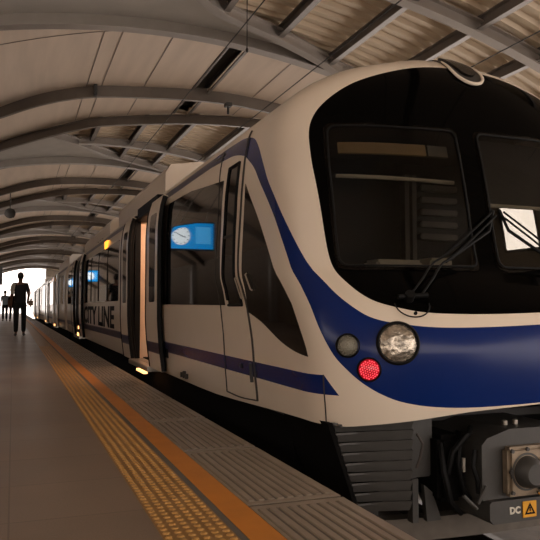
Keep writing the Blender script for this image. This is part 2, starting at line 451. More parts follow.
# --- glass
gl = patch('windscreen', rrect(-1.16, -.225, 1.09, 2.06, .05), M['glass'], TR, .006, .014); tag(gl, 'left windscreen pane behind the long wiper')
gr = patch('windscreen', rrect(-.095, 1.15, 1.09, 2.06, .05), M['glass'], TR, .006, .014)
# slim dull frames round the panes
for P in (pane_l, pane_r):
    fr = MB(); pts = [spt(s, z, .012) for s, z in densify(P, .05)]; fr.tube(pts + [pts[0]], .007, 6); fr.build('windscreen_frame', M['rubber'], TR)
patch('cab_side_window', smooth_poly([(-2.19, 1.80), (-2.108, 1.684), (-1.92, 1.431), (-1.775, 1.185), (-1.68, .93), (-1.545, .575), (-1.75, .60), (-1.98, .656), (-2.27, .765), (-2.535, .835)], 5, (0, 5, 9)), M['window'], TR, .004)
qw = smooth_poly([(-2.19, 1.80), (-2.108, 1.684), (-1.92, 1.431), (-1.775, 1.185), (-1.68, .93), (-1.545, .575), (-1.75, .60), (-1.98, .656), (-2.27, .765), (-2.535, .835)], 5, (0, 5, 9))
# saloon windows on the platform side
patch('saloon_window', [(-5.35, .90), (-3.09, .885), (-2.93, 1.45), (-2.76, 1.93), (-4.0, 2.03), (-5.42, 2.06)], M['window'], TR, .004)
wins = [(-14.6, -8.95)]
for a, b in wins:
    w = patch('saloon_window', rrect(a, b, .97, 1.99, .05), M['window'], TR, .004)
    for k in range(1, 4):
        s = a + (b - a) * k / 4; bar = MB(); bar.tube([spt(s, .99, .006), spt(s, 1.5, .006), spt(s, 1.97, .006)], .012, 5); bar.build('window_bar', M['seam'], w)
patch('saloon_window', rrect(-20.1, -17.4, .97, 1.99, .05), M['window'], TR, .004)
for a, b in ((2.2, 2.62),):
    patch('cab_side_window', rrect(a - .03, b + .03, 1.37, 1.93, .04), M['clear'], TR, .006)
for a, b in ((3.5, 5.5), (8.9, 14.6), (17.4, 20.1)):
    patch('saloon_window', rrect(a, b, .97, 1.99, .05), M['window'], TR, .004)

seam_pts = [(-1.415, .19), (-1.415, .33), (-1.412, .48)]
# --- cab door: seams, window, handle
cd = empty('cab_door', (XC - 1.35, 5.0, .2) , None); cd.parent = TR; cd.location = Vector((XC - 1.35, 5.0, .2)) - TR.location
def seam(pts, r, parent, name='door_seam', m='seam'):
    L = smooth_line(pts, 6); b = MB(); b.tube([spt(s, z, .003) for s, z in L], r, 6); return b.build(name, M[m], parent)
seam([(-2.50, .19), (-2.515, .5), (-2.53, .92), (-2.49, 1.2), (-2.36, 1.55), (-2.25, 1.83), (-2.19, 2.05), (-2.20, 2.25)], .010, cd)
seam([(-3.25, .17), (-3.235, .5), (-3.20, .95), (-3.05, 1.4), (-2.90, 1.8), (-2.89, 2.22)], .006, cd)
seam([(-3.25, .17), (-2.9, .165), (-2.50, .19)], .006, cd)
seam(seam_pts, .004, TR, 'panel_seam')
cw = patch('door_window', [(-2.98, .885), (-2.63, .885), (-2.62, 1.1), (-2.50, 1.5), (-2.31, 2.0), (-2.58, 2.0), (-2.78, 1.5), (-2.93, 1.1)], M['window'], cd, .006)
fr = MB(); fr.tube([spt(s, z, .009) for s, z in densify([(-2.98, .885), (-2.63, .885), (-2.62, 1.1), (-2.50, 1.5), (-2.31, 2.0), (-2.58, 2.0), (-2.78, 1.5), (-2.93, 1.1)], .05)], .012, 6); fr.build('window_frame', M['rubber'], cd)
seam([(-2.80, 1.44), (-2.53, 1.44)], .014, cd, 'window_rail')
for (sa, za, zb) in ((-2.575, .93, 1.10), (-2.30, .99, 1.12)):
    b = MB(); b.tube([spt(sa, za, .01), spt(sa, za + .01, .022), spt(sa - .0, zb - .01, .022), spt(sa, zb, .01)], .006, 8); tag(b.build('handle', M['steel'], cd), 'bright grab handle')
b = MB(); b.tube([spt(-2.83, .42, .004), spt(-2.83, .42, .012)], .02, 12); b.build('door_lock', M['dgrey'], cd)
b = MB(); b.tube([spt(-2.585, .32, .004), spt(-2.585, .46, .004)], .018, 8); b.build('latch_plate', M['dgrey'], cd)

# --- passenger doors with displaced leaves, lit vestibule behind the first
def leaf(s0, s1, parent, off=.075):
    l = patch('door_leaf', rrect(s0, s1, .13, 2.16, .03), M['white'], parent, off, .05)
    tag(l, 'sliding door leaf with tall dark window')
    wdt = s1 - s0
    patch('door_window', rrect(s0 + wdt * .27, s1 - wdt * .25, .93, 1.98, .05), M['window'], l, off + .003, .008)
    for e in (s0, s1):
        eb = MB(); eb.tube([spt(e, z, off - .02) for z in [.14 + i * .1 for i in range(21)]], .03, 6); eb.build('edge_seal', M['rubber'], l)
    patch('door_stripe', [(s0 + .01, .335), (s1 - .01, .335), (s1 - .01, .46), (s0 + .01, .46)], M['violet'], l, off + .002, .004)
    return l
D1 = empty('passenger_doorway'); D1.parent = TR; D1.location = Vector((XC - 1.3, 10.0, .1)) - TR.location
leaf(-6.03, -5.27, D1); leaf(-8.18, -7.46, D1)
fr = MB()
for s in (-7.50, -6.02): fr.tube([spt(s, z, .008) for z in [.12 + i * .1 for i in range(21)]], .022, 6)
fr.tube([spt(-7.50, 2.14, .008), spt(-6.02, 2.14, .008)], .022, 6)
fr.build('door_frame', M['rubber'], D1)
xs = XC - 1.35
def sy(s): return interp(YT, 1.2) + NL + (-s - SN)
y0, y1 = sy(-6.02), sy(-7.50)
b = MB(); b.box((xs + .03, y1 - .01, .1), (xs + .11, y1 + .10, 2.2)); b.box((xs + .03, y0 - .12, .1), (xs + .2, y0 + .01, 2.2)); b.box((xs + .06, y0, 2.12), (xs + .25, y1, 2.3)); b.build('door_pocket', M['rubber'], D1)
b = MB(); b.box((xs - .05, y0, .06), (xs + .3, y1, .125), 0, .008); tag(b.build('door_sill', M['steel'], D1), 'bright worn metal sill')
b = MB(); b.box((xs + .22, y0 - .3, .06), (XC + 1.2, y1 + .9, .12)); b.build('vestibule_floor', M['deck'], D1)
b = MB(); b.box((xs + .112, y1 + .04, .12), (XC - .45, y1 + .10, 2.2)); b.box((XC + .45, y1 + .04, .12), (XC + 1.25, y1 + .10, 2.2)); b.build('vestibule_screen', M['inner'], D1)
b = MB(); b.box((XC + 1.15, y0 - .3, .12), (XC + 1.25, y1 + .9, 2.2)); b.box((xs + .15, y0 - .3, .12), (XC + 1.25, y0 - .22, 2.2)); b.box((xs + .15, y1 + .85, .12), (XC + 1.25, y1 + .9, 2.2)); b.build('vestibule_wall', M['inner'], D1)
b = MB(); b.box((xs + .15, y0 - .3, 2.2), (XC + 1.25, y1 + .9, 2.25)); b.build('vestibule_ceiling', M['inner'], D1)
b = MB(); b.box((XC - .9, y0 + .1, 2.16), (XC - .7, y1 - .15, 2.199), 0, .01); tag(b.build('ceiling_lamp', M['glow'], D1), 'warm glowing ceiling lamp')
b = MB(); b.tube([(xs + .35, y1 - .15, .12), (xs + .35, y1 - .15, 2.2)], .018, 10); b.build('grab_pole', M['steel'], D1)
b = MB(); b.box((xs - .05, y0 + .25, .015), (xs + .0, y0 + .8, .045)); tag(b.build('step_glow', M['glow2'], D1), 'glowing bar for warm light reflected on the doorstep')  # glowing bar, no lamp: paints the doorway's warm reflection on the sill
D2 = empty('passenger_doorway'); D2.parent = TR; D2.location = Vector((XC - 1.3, 18.8, .1)) - TR.location
patch('door_pocket', rrect(-17.05, -15.4, .13, 2.15, .03), M['rubber'], D2, .004)
leaf(-15.42, -14.72, D2); leaf(-17.75, -17.05, D2)
yl = sy(-15.9); b = MB(); b.box((xs - .03, yl, .13), (xs - .01, yl + .35, .2)); b.box((xs - .03, yl, .30), (xs - .01, yl + .12, .38)); tag(b.build('step_glow', M['glow2'], D2), 'glowing bar for warm light reflected on the doorstep')
b = MB(); b.box((xs - .05, sy(-15.4), .06), (xs + .1, sy(-17.05), .125)); b.build('door_sill', M['steel'], D2)
# door buttons, vents and lamp on the flank
b = MB(); p = spt(-5.22, .33); b.box((p.x - .012, p.y - .03, .29), (p.x + .01, p.y + .13, .40), 0, .006); b.build('door_button', M['rubber'], TR)
for k in range(3):
    vent = MB(); vent.box((xs - .002, sy(-4.42 + k * .10) - .016, .15), (xs + .03, sy(-4.42 + k * .10) + .016, .20 + .02 * (k == 1)), 0, .003); vent.build('flank_vent', M['seam'], TR)
am = MB(); p = spt(-10.75, 2.05)
for k in range(2): am.box((p.x - .03, p.y - .16 + k * .2, 1.98), (p.x + .04, p.y - .02 + k * .2, 2.13), 0, .01)
tag(am.build('door_warning_lamp', M['amber'], TR), 'lit amber lamp above the windows')

# --- lettering CITY LINE on the flank
def text_mesh(txt, size, shear=0, off=0):
    cu = bpy.data.curves.new('t', 'FONT'); cu.body = txt; cu.size = size; cu.shear = shear; cu.offset = off; cu.extrude = .002; cu.resolution_u = 3
    o = bpy.data.objects.new('t', cu); COL.objects.link(o); dg = bpy.context.evaluated_depsgraph_get()
    me = bpy.data.meshes.new_from_object(o.evaluated_get(dg)); bpy.data.objects.remove(o); bpy.data.curves.remove(cu); return me
def lettering(name, txt, m, parent, fn, shear=0, off=0):
    """fn maps (u 0..1, v 0..1, depth) to a world point"""
    me = text_mesh(txt, 1, shear, off); xs_ = [v.co.x for v in me.vertices]; ys_ = [v.co.y for v in me.vertices]
    x0, x1, y0_, y1_ = min(xs_), max(xs_), min(ys_), max(ys_); base = Vector((0, 0, 0)); p = parent
    while p: base += p.location; p = p.parent
    for v in me.vertices: v.co = Vector(fn((v.co.x - x0) / (x1 - x0), (v.co.y - y0_) / (y1_ - y0_), v.co.z)) - base
    me.materials.clear(); me.materials.append(M[m]); me.name = name
    o = bpy.data.objects.new(name, me); COL.objects.link(o); o.parent = parent; return o
tag(lettering('lettering', 'CITY LINE', 'text', TR, lambda u, v, d: (XC - interp(WT, .49 + .40 * v) - .004 - d, sy(-14.75 + 5.35 * u), .49 + .40 * v), .12, .03), 'black lettering CITY LINE')

# --- nose lamps
def lamp(name, s, z, r, lens, parent, n_leds=0, deep=.03):
    c = spt(s, z); n = snorm(s, z); n = (n + Vector((-.25, -.8, .05))).normalized()
    o = MB(); o.lathe(c - n * .10, n, [(0, r * 1.12), (.10, r * 1.14), (.108, r * 1.10), (.108, r * 1.05), (.095, r * 1.02), (.06, r * 1.0)], 36)
    o = o.build(name, M['blue'] if n_leds < 0 else M['mask'], parent)
    ring = MB(); ring.lathe(c + n * .004, n, [(0, r * 1.15), (.010, r * 1.10), (.012, r * 1.05), (.0, r * 1.01)], 36); ring.build('bezel', M['rubber'], o)
    l = MB(); l.lathe(c + n * -.008, n, [(0, r * 1.02), (.012, r * .98), (.026, r * .75), (.034, r * .4), (.036, .001)], 32); l = l.build('lens', M[lens], o)
    if n_leds > 0:
        dots = MB(); u = n.orthogonal().normalized(); w = n.cross(u)
        for i in range(-4, 5):
            for j in range(-4, 5):
                a = (i + .5 * (j % 2)) * r * .23; b_ = j * r * .2
                if math.hypot(a, b_) < r * .88: dots.lathe(c + u * a + w * b_ + n * .016, n, [(0, r * .075), (.008 + .006 * (1 - math.hypot(a, b_) / r), r * .05)], 6)
        dots.build('led', M['red' if lens == 'redlens' else 'greylens'], o)
    return o
tag(lamp('marker_lamp', -1.245, .652, .061, 'greylens', TR, 1), 'unlit grey lamp')
tag(lamp('tail_lamp', -1.134, .520, .060, 'redlens', TR, 1), 'glowing red tail lamp')
tag(lamp('head_lamp', -.962, .668, .108, 'lens', TR), 'large clear headlamp')
lamp('marker_lamp', 1.245, .652, .061, 'greylens', TR, 1); lamp('tail_lamp', 1.134, .520, .060, 'redlens', TR, 1); lamp('head_lamp', .962, .668, .108, 'lens', TR)
# roof marker lamp: dark dome with a cream rim
ell = lambda a, b_, off, t0, t1, n: [spt(.07 + a * math.cos(t), min(2.62 + b_ * math.sin(t), 2.79), off) for t in [math.radians(t0 + (t1 - t0) * i / n) for i in range(n + 1)]]
rm = patch('roof_lamp', [(.07 + .20 * math.cos(2 * PI * i / 40), min(2.62 +   .17 * math.sin(2 * PI * i / 40), 2.775)) for i in range(40)], M['seam'], TR, .012, .03)
b = MB(); b.tube(ell(.205, .175, .014, 165, 378, 30), [.004 + .009 * math.sin(PI * i / 30) ** .5 for i in range(31)], 8); tag(b.build('rim', M['white'], rm), 'cream rim')
patch('lens', [(.07 + .13 * math.cos(2 * PI * i / 30), 2.62 + .115 * math.sin(2 * PI * i / 30)) for i in range(30)], M['darklens'], rm, .03, .025)

# --- wipers
def wiper(base, tip, side, parent):
    W_ = empty('wiper'); W_.parent = parent; W_.location = spt(*base) - TR.location
    lerp = lambda a, b_, t: (a[0] + (b_[0] - a[0]) * t, a[1] + (b_[1] - a[1]) * t)
    for dx in (0, .055):
        a = (base[0] + side * dx * 1.2, base[1] + .0); b_ = (tip[0] + side * dx * .55, tip[1] - .02 * (dx > 0))
        m = MB(); m.tube([spt(*lerp(a, b_, t / 12), .035 + .03 * math.sin(PI * t / 12)) for t in range(13)], .007, 8); m.build('arm', M['rubber'], W_)
    bl0 = lerp(base, tip, .55); bl1 = lerp(base, tip, 1.03)
    m = MB(); m.tube([spt(bl0[0] - side * .05, bl0[1] - .08, .022), spt(tip[0] - side * .03, tip[1] - .12, .022), spt(bl1[0], bl1[1], .022)], .011, 6); m.build('blade', M['rubber'], W_)
    m = MB(); m.tube([spt(base[0] - side * .07, base[1] - .005, .03), spt(base[0] + side * .11, base[1] + .005, .03)], .015, 12)
    m.tube([spt(base[0], base[1], 0), spt(base[0], base[1], .05)], .03, 12); m.build('pivot', M['rubber'], W_)
    m = MB(); m.tube([spt(base[0] + .10 * math.cos(t), base[1] - .035 + .075 * math.sin(t), .02) for t in [PI + PI * i / 14 for i in range(15)]], .0045, 6); m.build('hose', M['rubber'], W_)
    m = MB(); m.lathe(spt(base[0] + .012, base[1] - .082, .0), snorm(base[0], base[1] - .082), [(0, .011), (.012, .009)], 10); m.build('washer_nozzle', M['rubber'], W_)
    return W_
tag(wiper((-.835, .915), (-.085, 1.475), 1, TR), 'wiper leaning right across the left pane')
tag(wiper((.72, .915), (.01, 1.485), -1, TR), 'wiper leaning left across the right pane')

# --- cab interior seen through the glass
cab = empty('cab_interior'); cab.parent = TR; cab.location = Vector((XC, 4.6, .2)) - TR.location
m = MB(); m.prism([(3.80, .5), (3.80, 1.10), (3.95, 1.125), (4.35, 1.10), (4.55, 1.02), (4.6, .5)], XC - 1.12, XC + 1.12, 'x'); m.build('desk', M['cabgrey'], cab)
m = MB(); m.box((XC - 1.2, 5.55, .15), (XC + 1.2, 5.6, 2.3)); m.build('bulkhead', M['cab'], cab)
m = MB(); m.box((XC - 1.2, 3.9, .12), (XC + 1.2, 5.55, .17)); m.build('cab_floor', M['cab'], cab)
m = MB(); m.box((XC - .9, 4.25, 2.22), (XC + .9, 5.55, 2.26)); m.build('cab_ceiling', M['cab'], cab)
for k in range(5):
    lou = MB(); lou.box((XC + .56, 5.44, 1.50 + k * .115), (XC + .97, 5.54, 1.555 + k * .115), 0, .01); lou.build('equipment_shelf', M['cabgrey'], cab)
for x in (.40, .48):
    lou = MB(); lou.box((XC + x, 5.46, 1.0), (XC + x + .045, 5.55, 2.1)); lou.build('cabinet_edge', M['cabgrey'], cab)
sb = patch('sun_blind', [(-1.07, 1.905), (-.42, 1.905), (-.42, 1.985), (-1.07, 1.985)], M['blind'], cab, -.10, .02); tag(sb, 'beige rolled sun blind')
patch('sun_blind', [(-.405, 1.905), (-.25, 1.905), (-.25, 1.985), (-.405, 1.985)], M['cabgrey'], cab, -.10, .02)
m = MB(); m.tube([spt(-1.10 + i * .085, 1.735 - .002 * i, -.09) for i in range(11)], .013, 8); m.build('blind_rail', M['marking'], cab)
m = MB(); m.tube([spt(-.06 + i * .1, 1.575, -.10) for i in range(12)], .013, 8); m.build('blind_rail', M['marking'], cab)
patch('sun_blind', [(-.06, 1.58), (1.05, 1.58), (1.05, 2.06), (-.06, 2.06)], M['cab'], cab, -.10, .015)
seat = MB(); seat.box((XC - .95, 4.75, .62), (XC - .45, 5.2, .74), 0, .04); seat.box((XC - .93, 5.12, .7), (XC - .47, 5.24, 1.42), 0, .05); seat.box((XC - .8, 4.9, .17), (XC - .6, 5.1, .62)); seat.build('driver_seat', M['under'], cab)
m = MB(); m.box((XC - .72, 4.0, 1.12), (XC - .36, 4.2, 1.19), 0, .02); m.box((XC - .30, 4.0, 1.12), (XC - .12, 4.2, 1.21), 0, .02); m.build('instrument_panel', M['marking'], cab)

# --- roof fairings
def fairing(ya, yb, zt, m='white'):
    b = MB(); prof = [(XC - 1.06, 2.30), (XC - 1.06, zt - .12), (XC - .98, zt), (XC - .6, zt + .06), (XC + .6, zt + .06), (XC + .98, zt), (XC + 1.06, zt - .12), (XC + 1.06, 2.30)]
    b.prism(prof, ya, yb, 'y'); o = b.build('roof_fairing', M[m], TR)
    for k in range(3):
        d = MB(); d.tube([(XC - 1.075, ya + 1.2 + k * .45, 2.42), (XC - 1.05, ya + 1.2 + k * .45, 2.42)], .035, 10); d.build('fastener', M['seam'], o)
fairing(9.2, 13.6, 2.83); fairing(14.9, 20.5, 2.775)

# --- underframe: apron, coupler, beam, dark boxes, bogie
ap = MB()
zt, zb = .205, -.325; n = 9
for k in range(n):
    za = zt - (zt - zb) * k / n; zc = zt - (zt - zb) * (k + 1) / n
    xa = 1.735 + (1.912 - 1.735) * k / n; xc = 1.735 + (1.912 - 1.735) * (k + 1) / n
    prof = [(xa + .02, 3.60), (xa - .01, 3.585), (2.235, 3.56), (2.235, 4.4), (xa, 4.4)]
    vs = []
    for (x, y) in [(xa, 3.60), (2.232 - .002 * k, 3.53), (2.232, 4.3), (xa, 4.3)]: vs.append((x, y, za))
    for (x, y) in [(xc + .008, 3.625), (2.226 - .002 * k, 3.555), (2.226, 4.3), (xc + .008, 4.3)]: vs.append((x, y, zc))
    ap.add(vs, [[3, 2, 1, 0], [4, 5, 6, 7], [0, 1, 5, 4], [1, 2, 6, 5], [2, 3, 7, 6], [3, 0, 4, 7]])
    ap.box((xa - .006, 3.585, za - .012), (2.236, 3.62, za))
apo = ap.build('ribbed_apron', M['apron'], TR)
m = MB(); m.add([(1.700, 3.60, .205), (1.700, 4.32, .205), (1.885, 4.32, -.325), (1.885, 3.60, -.325), (1.728, 3.60, .205), (1.728, 4.32, .205), (1.905, 4.32, -.325), (1.905, 3.60, -.325)], [[0, 1, 2, 3], [4, 7, 6, 5], [0, 4, 5, 1], [3, 2, 6, 7], [0, 3, 7, 4], [1, 5, 6, 2]]); tag(m.build('apron_side_shade', M['under'], apo), 'black plate for the shaded side of the apron')  # black plate puts the shade on the apron side into the colour
m = MB(); m.box((1.76, 3.565, .18), (2.24, 3.75, .207), 0, .008); m.build('apron_flange', M['dgrey'], apo)
m = MB(); m.tube([(2.26, 3.55, .12), (2.29, 3.53, .06), (2.27, 3.53, -.02), (2.25, 3.54, -.08)], .008, 8); m.build('cable', M['rail'], apo)
m = MB(); m.box((2.27, 3.62, -.16), (2.42, 4.2, .22), 0, .01); m.box((2.26, 3.6, -.42), (2.30, 3.66, -.16)); m.prism([(2.36, -.42), (2.46, -.42), (2.40, -.25), (2.34, -.2)], 3.6, 3.64, 'y'); m.build('apron_bracket', M['dgrey'], TR)
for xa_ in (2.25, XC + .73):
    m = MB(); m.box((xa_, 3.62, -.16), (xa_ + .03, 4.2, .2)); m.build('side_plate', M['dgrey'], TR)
mir_ap = MB(); mir_ap.v = [(2 * XC - x, y, z) for x, y, z in ap.v]; mir_ap.f = ap.f; mir_ap.mi = ap.mi; mir_ap.sm = ap.sm; mir_ap.build('ribbed_apron', M['apron'], TR)
# obstacle beam
m = MB(); L = [(XC + x, 3.78 + .10 * (abs(x) / 1.0) ** 2, -.50) for x in [-1.0 + i * .1 for i in range(21)]]
m.sweep(L, [(-.05, -.09), (.05, -.09), (.05, .05), (-.05, .05)]); bo = m.build('obstacle_beam', M['deck'], TR)
for sx in (-.85, .85):
    m = MB(); m.box((XC + sx - .04, 3.86, -.46), (XC + sx + .04, 3.95, .0)); m.build('beam_hanger', M['dgrey'], TR)
# coupler
CP = empty('coupler'); CP.parent = TR; CP.location = Vector((XC, 3.5, -.1)) - TR.location
m = MB(); m.prism([(XC - .40, -.26), (XC - .40, .06), (XC - .36, .10), (XC - .20, .145), (XC + .20, .145), (XC + .36, .10), (XC + .40, .06), (XC + .40, -.26)], 3.36, 4.1, 'y'); hd = m.build('head_housing', M['dgrey'], CP)
for x in (-.12, -.04):
    m = MB(); m.lathe((XC + x, 3.5, .14), (0, 0, 1), [(0, .018), (.03, .018), (.035, .008)], 10); m.build('bolt', M['steel'], hd)
m = MB(); m.box((XC - .262, 3.29, -.238), (XC + .262, 3.37, .05), 0, .02); fp = m.build('face_plate', M['plate'], CP); tag(fp, 'bare metal face plate')
m = MB(); m.lathe((XC - .135, 3.30, -.095), (0, -1, 0), [(0, .115), (.012, .11), (.012, .098), (-.005, .095), (.03, .09), (.07, .082), (.09, .06)], 32); m.build('cone', M['dgrey'], fp)
m = MB(); m.lathe((XC + .155, 3.30, -.09), (0, -1, 0), [(0, .125), (.015, .12), (.016, .10), (-.02, .09)], 32); m.build('cup', M['rubber'], fp)
for x, z, r in ((-.03, -.05, .035), (.0, -.13, .033), (-.045, -.205, .03)):
    m = MB(); m.lathe((XC + x, 3.29, z), (0, -1, 0), [(0, r), (.03, r), (.05, r * .5)], 14); m.build('valve', M['chrome'], fp)
for x, z in ((-.24, -.21), (-.24, .03), (-.13, .035), (.0, .03), (-.25, -.09)):
    m = MB(); m.lathe((XC + x, 3.295, z), (0, -1, 0), [(0, .014), (.014, .012)], 6); m.build('bolt', M['dgrey'], fp)
m = MB(); m.prism([(XC - .385, -.36), (XC - .385, -.27), (XC - .37, -.255), (XC + .37, -.255), (XC + .385, -.27), (XC + .385, -.36), (XC + .36, -.385), (XC - .36, -.385)], 3.315, 3.7, 'y'); et = m.build('electric_head', M['dgrey'], CP)
lt = lettering('lettering', 'DC', 'marking', et, lambda u, v, d: (XC - .245 + .075 * u, 3.313 - d, -.338 + .042 * v), 0, .04); tag(lt, 'white letters')
m = MB(); m.box((XC - .155, 3.308, -.365), (XC - .055, 3.314, -.272), 0, .002); st = m.build('warning_sticker', M['sticker'], et); tag(st, 'yellow warning sticker with black triangle')
m = MB(); tri_ = lambda r: [(XC - .105 + r * math.sin(a), -.325 + r * math.cos(a)) for a in (0, 2 * PI / 3, 4 * PI / 3)]
a, b_ = tri_(.044), tri_(.026)
for i in range(3):
    j = (i + 1) % 3; m.prism([a[i], a[j], b_[j], b_[i]], 3.305, 3.309, 'y')
m.box((XC - .108, 3.305, -.330), (XC - .102, 3.309, -.306)); m.box((XC - .108, 3.305, -.341), (XC - .102, 3.309, -.335))
m.build('triangle', M['text'], st)
for k, pts in enumerate(([(-.40, 3.6, .10), (-.47, 3.47, .08), (-.50, 3.45, -.05), (-.46, 3.46, -.2), (-.38, 3.5, -.3)], [(-.30, 3.6, .12), (-.44, 3.44, .11), (-.53, 3.46, .02), (-.54, 3.5, -.12)], [(-.42, 3.4, .03), (-.45, 3.38, -.06), (-.42, 3.38, -.14), (-.40, 3.4, -.22)], [(-.55, 3.55, .05), (-.58, 3.48, -.1), (-.54, 3.47, -.28), (-.45, 3.5, -.36)])):
    hs = MB(); hs.tube([(XC + x, y, z) for x, y, z in smooth_line([q for q in pts], 1)] if False else [(XC + x, y, z) for x, y, z in pts], .014 + .004 * (k % 2), 8); hs.build('hose', M['rubber'], CP)
m = MB(); m.tube([(XC - .52, 3.38, -.22), (XC - .44, 3.36, -.30)], .012, 8); m.build('lever', M['dgrey'], CP)
m = MB(); m.tube([(XC - .38, 3.35, -.17), (XC - .43, 3.36, -.27)], .010, 8); m.build('lever', M['dgrey'], CP)
m = MB(); m.tube([(XC - .47, 3.44, -.02), (XC - .47, 3.44, -.10)], .012, 8); m.build('lever', M['steel'], CP)
m = MB(); m.box((XC - .58, 3.52, -.3), (XC - .40, 3.9, .10), 0, .03); m.build('side_unit', M['under'], CP)
m = MB(); m.tube([(XC, 3.8, -.1), (XC, 4.9, -.1)], .09, 14); m.build('draw_bar', M['under'], CP)
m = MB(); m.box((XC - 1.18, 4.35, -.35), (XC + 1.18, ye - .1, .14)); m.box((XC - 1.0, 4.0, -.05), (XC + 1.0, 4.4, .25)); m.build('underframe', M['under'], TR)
for yb in (6.6, 19.4):
    bg = empty('bogie'); bg.parent = TR; bg.location = Vector((XC, yb, -1)) - TR.location
    m = MB()
    for sx in (-1, 1): m.box((XC + sx * .95 - .08, yb - 1.6, -.62), (XC + sx * .95 + .08, yb + 1.6, -.42), 0, .03)
    m.box((XC - .95, yb - .2, -.6), (XC + .95, yb + .2, -.4)); m.build('frame', M['under'], bg)
    for dy in (-1.3, 1.3):
        m = MB(); m.tube([(XC - .8, yb + dy, -.575), (XC + .8, yb + dy, -.575)], .08, 12)
        for sx in (-1, 1): m.lathe((XC + sx * .7175, yb + dy, -.575), (sx, 0, 0), [(-.10, .45), (-.07, .45), (-.07, .42), (.06, .415), (.06, .3), (.0, .2), (.05, .12), (.1, .1)], 36)
        m.build('wheelset', M['rail'], bg)

# --- following cars
def rear_car(ya, yb, label):
    c = empty('train_car', (XC, (ya + yb) / 2, -1.0)); tag(c, label, 'train car', 'cars of the standing train')
    zs = [.1 + i * .08 for i in range(26)] + [2.16 + i * .058 for i in range(12)]
    sec = [(XC - interp(WT, z), z) for z in zs] + [(XC + interp(WT, z), z) for z in zs[::-1]]
    b = MB(); k = len(sec); vs = [(x, y, z) for y in (ya, yb) for x, z in sec]
    for i in range(k - 1):
        zz = (sec[i][1] + sec[i + 1][1]) / 2
        b.add([vs[i], vs[i + 1], vs[k + i + 1], vs[k + i]], [[0, 1, 2, 3]], 1 if (.335 < zz < .46 or 2.16 < zz < 2.27) else 0, False)
    b.add([vs[i] for i in range(k)], [list(range(k))]); b.add([vs[k + i] for i in range(k)], [list(range(k))])
    b.build('body', [M['white'], M['violet']], c)
    off = ya - sy(0)
    x = XC - 1.352
    L = yb - ya
    for f0, f1 in ((.03, .17), (.30, .56), (.69, .85)):
        for sx in (-1, 1):
            m = MB(); m.box((XC + sx * 1.33, ya + L * f0, .97), (XC + sx * 1.357, ya + L * f1, 1.97), 0, .01); m.build('saloon_window', M['window'], c)
    for f in (.195, .60):
        d = empty('passenger_doorway'); d.parent = c; d.location = Vector((x, ya + L * (f + .04), .1)) - c.location
        y = ya + L * f
        m = MB(); m.box((x + .02, y, .13), (x - .006, y + 1.6, 2.13)); m.build('door_pocket', M['rubber'], d)
        for yy in (y - .72, y + 1.55):
            m = MB(); m.box((x - .07, yy, .13), (x - .02, yy + .78, 2.13), 0, .01); l = m.build('door_leaf', M['white'], d)
            m = MB(); m.box((x - .075, yy + .2, .95), (x - .068, yy + .58, 1.95), 0, .003); m.build('door_window', M['window'], l)
        m = MB(); m.box((x - .09, y + .4, .13), (x - .03, y + .7, .2)); m.build('step_glow', M['glow2'], d)  # same painted sill glow for the rear doorways
        m = MB(); m.box((x - .06, y, .06), (x + .05, y + 1.6, .125)); m.build('door_sill', M['steel'], d)
    m = MB(); m.box((x - .03, ya + L * .35, 1.99), (x + .03, ya + L * .35 + .25, 2.12), 0, .01); m.build('door_warning_lamp', M['amber'], c)
    m = MB(); m.prism([(XC - 1.06, 2.3), (XC - 1.06, 2.7), (XC - .95, 2.83), (XC + .95, 2.83), (XC + 1.06, 2.7), (XC + 1.06, 2.3)], ya + 2, ya + 8, 'y'); m.build('roof_fairing', M['white'], c)
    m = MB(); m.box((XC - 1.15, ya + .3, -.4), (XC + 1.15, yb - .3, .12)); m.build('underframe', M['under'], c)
    m = MB(); m.box((XC - .75, ya - .6, .3), (XC + .75, ya, 2.3)); m.build('gangway_bellows', M['rubber'], c)
    for yb_ in (ya + 3, yb - 3):
        m = MB()
        for dy in (-1.2, 1.2):
            for sx in (-1, 1): m.lathe((XC + sx * .7175, yb_ + dy, -.575), (sx, 0, 0), [(-.08, .44), (-.05, .44), (-.05, .42), (.06, .415), (.06, .1)], 24)
        m.build('bogie', M['rail'], c)
rear_car(ye + .75, ye + 20.3, 'cream second train car behind the front car, its doorways dark')
rear_car(ye + 21.1, ye + 40.6, 'farthest train car, at the bright far end of the platform')
# ------------------------------------------------------------------ station: platform, track bed, roof
EX = 1.435; YN, YF = -14.0, 104.0
def struct(mb, name, m, loc=None):
    o = mb.build(name, m); tag(o, kind='structure')
    if loc: rebase(o, loc)
    return o
b = MB(); b.box((-6.8, YN, -.35), (.545, YF, 0)); struct(b, 'floor', M['floor'])
# tactile strip with rows of blisters on the near part, flat ribs further away
b = MB(); b.box((.545, YN, -.35), (.815, YF, 0.001))
oct_ = [(math.cos(2 * PI * i / 8), math.sin(2 * PI * i / 8)) for i in range(8)]
y = 1.2
while y < 16:
    for k in range(6):
        x = .545 + .0225 + k * .045; n = 8
        vs = [(x + c * .0165, y + s_ * .0165, .001) for c, s_ in oct_] + [(x + c * .010, y + s_ * .010, .006) for c, s_ in oct_]
        b.add(vs, [[i, (i + 1) % n, n + (i + 1) % n, n + i] for i in range(n)] + [[n + i for i in range(n)]], 1)
    y += .05
struct(b, 'trim_1', [M['yellow'], M['blister']])
b = MB(); b.box((.815, YN, -.35), (.847, YF, 0)); struct(b, 'trim_2', M['gap'])
b = MB(); b.box((.847, YN, -.35), (.976, YF, .002)); struct(b, 'trim_3', M['orange'])
b = MB(); y = 2.888 - 1.19 * 14
b.box((.976, YN, -.35), (EX, YF, -.012), 1)
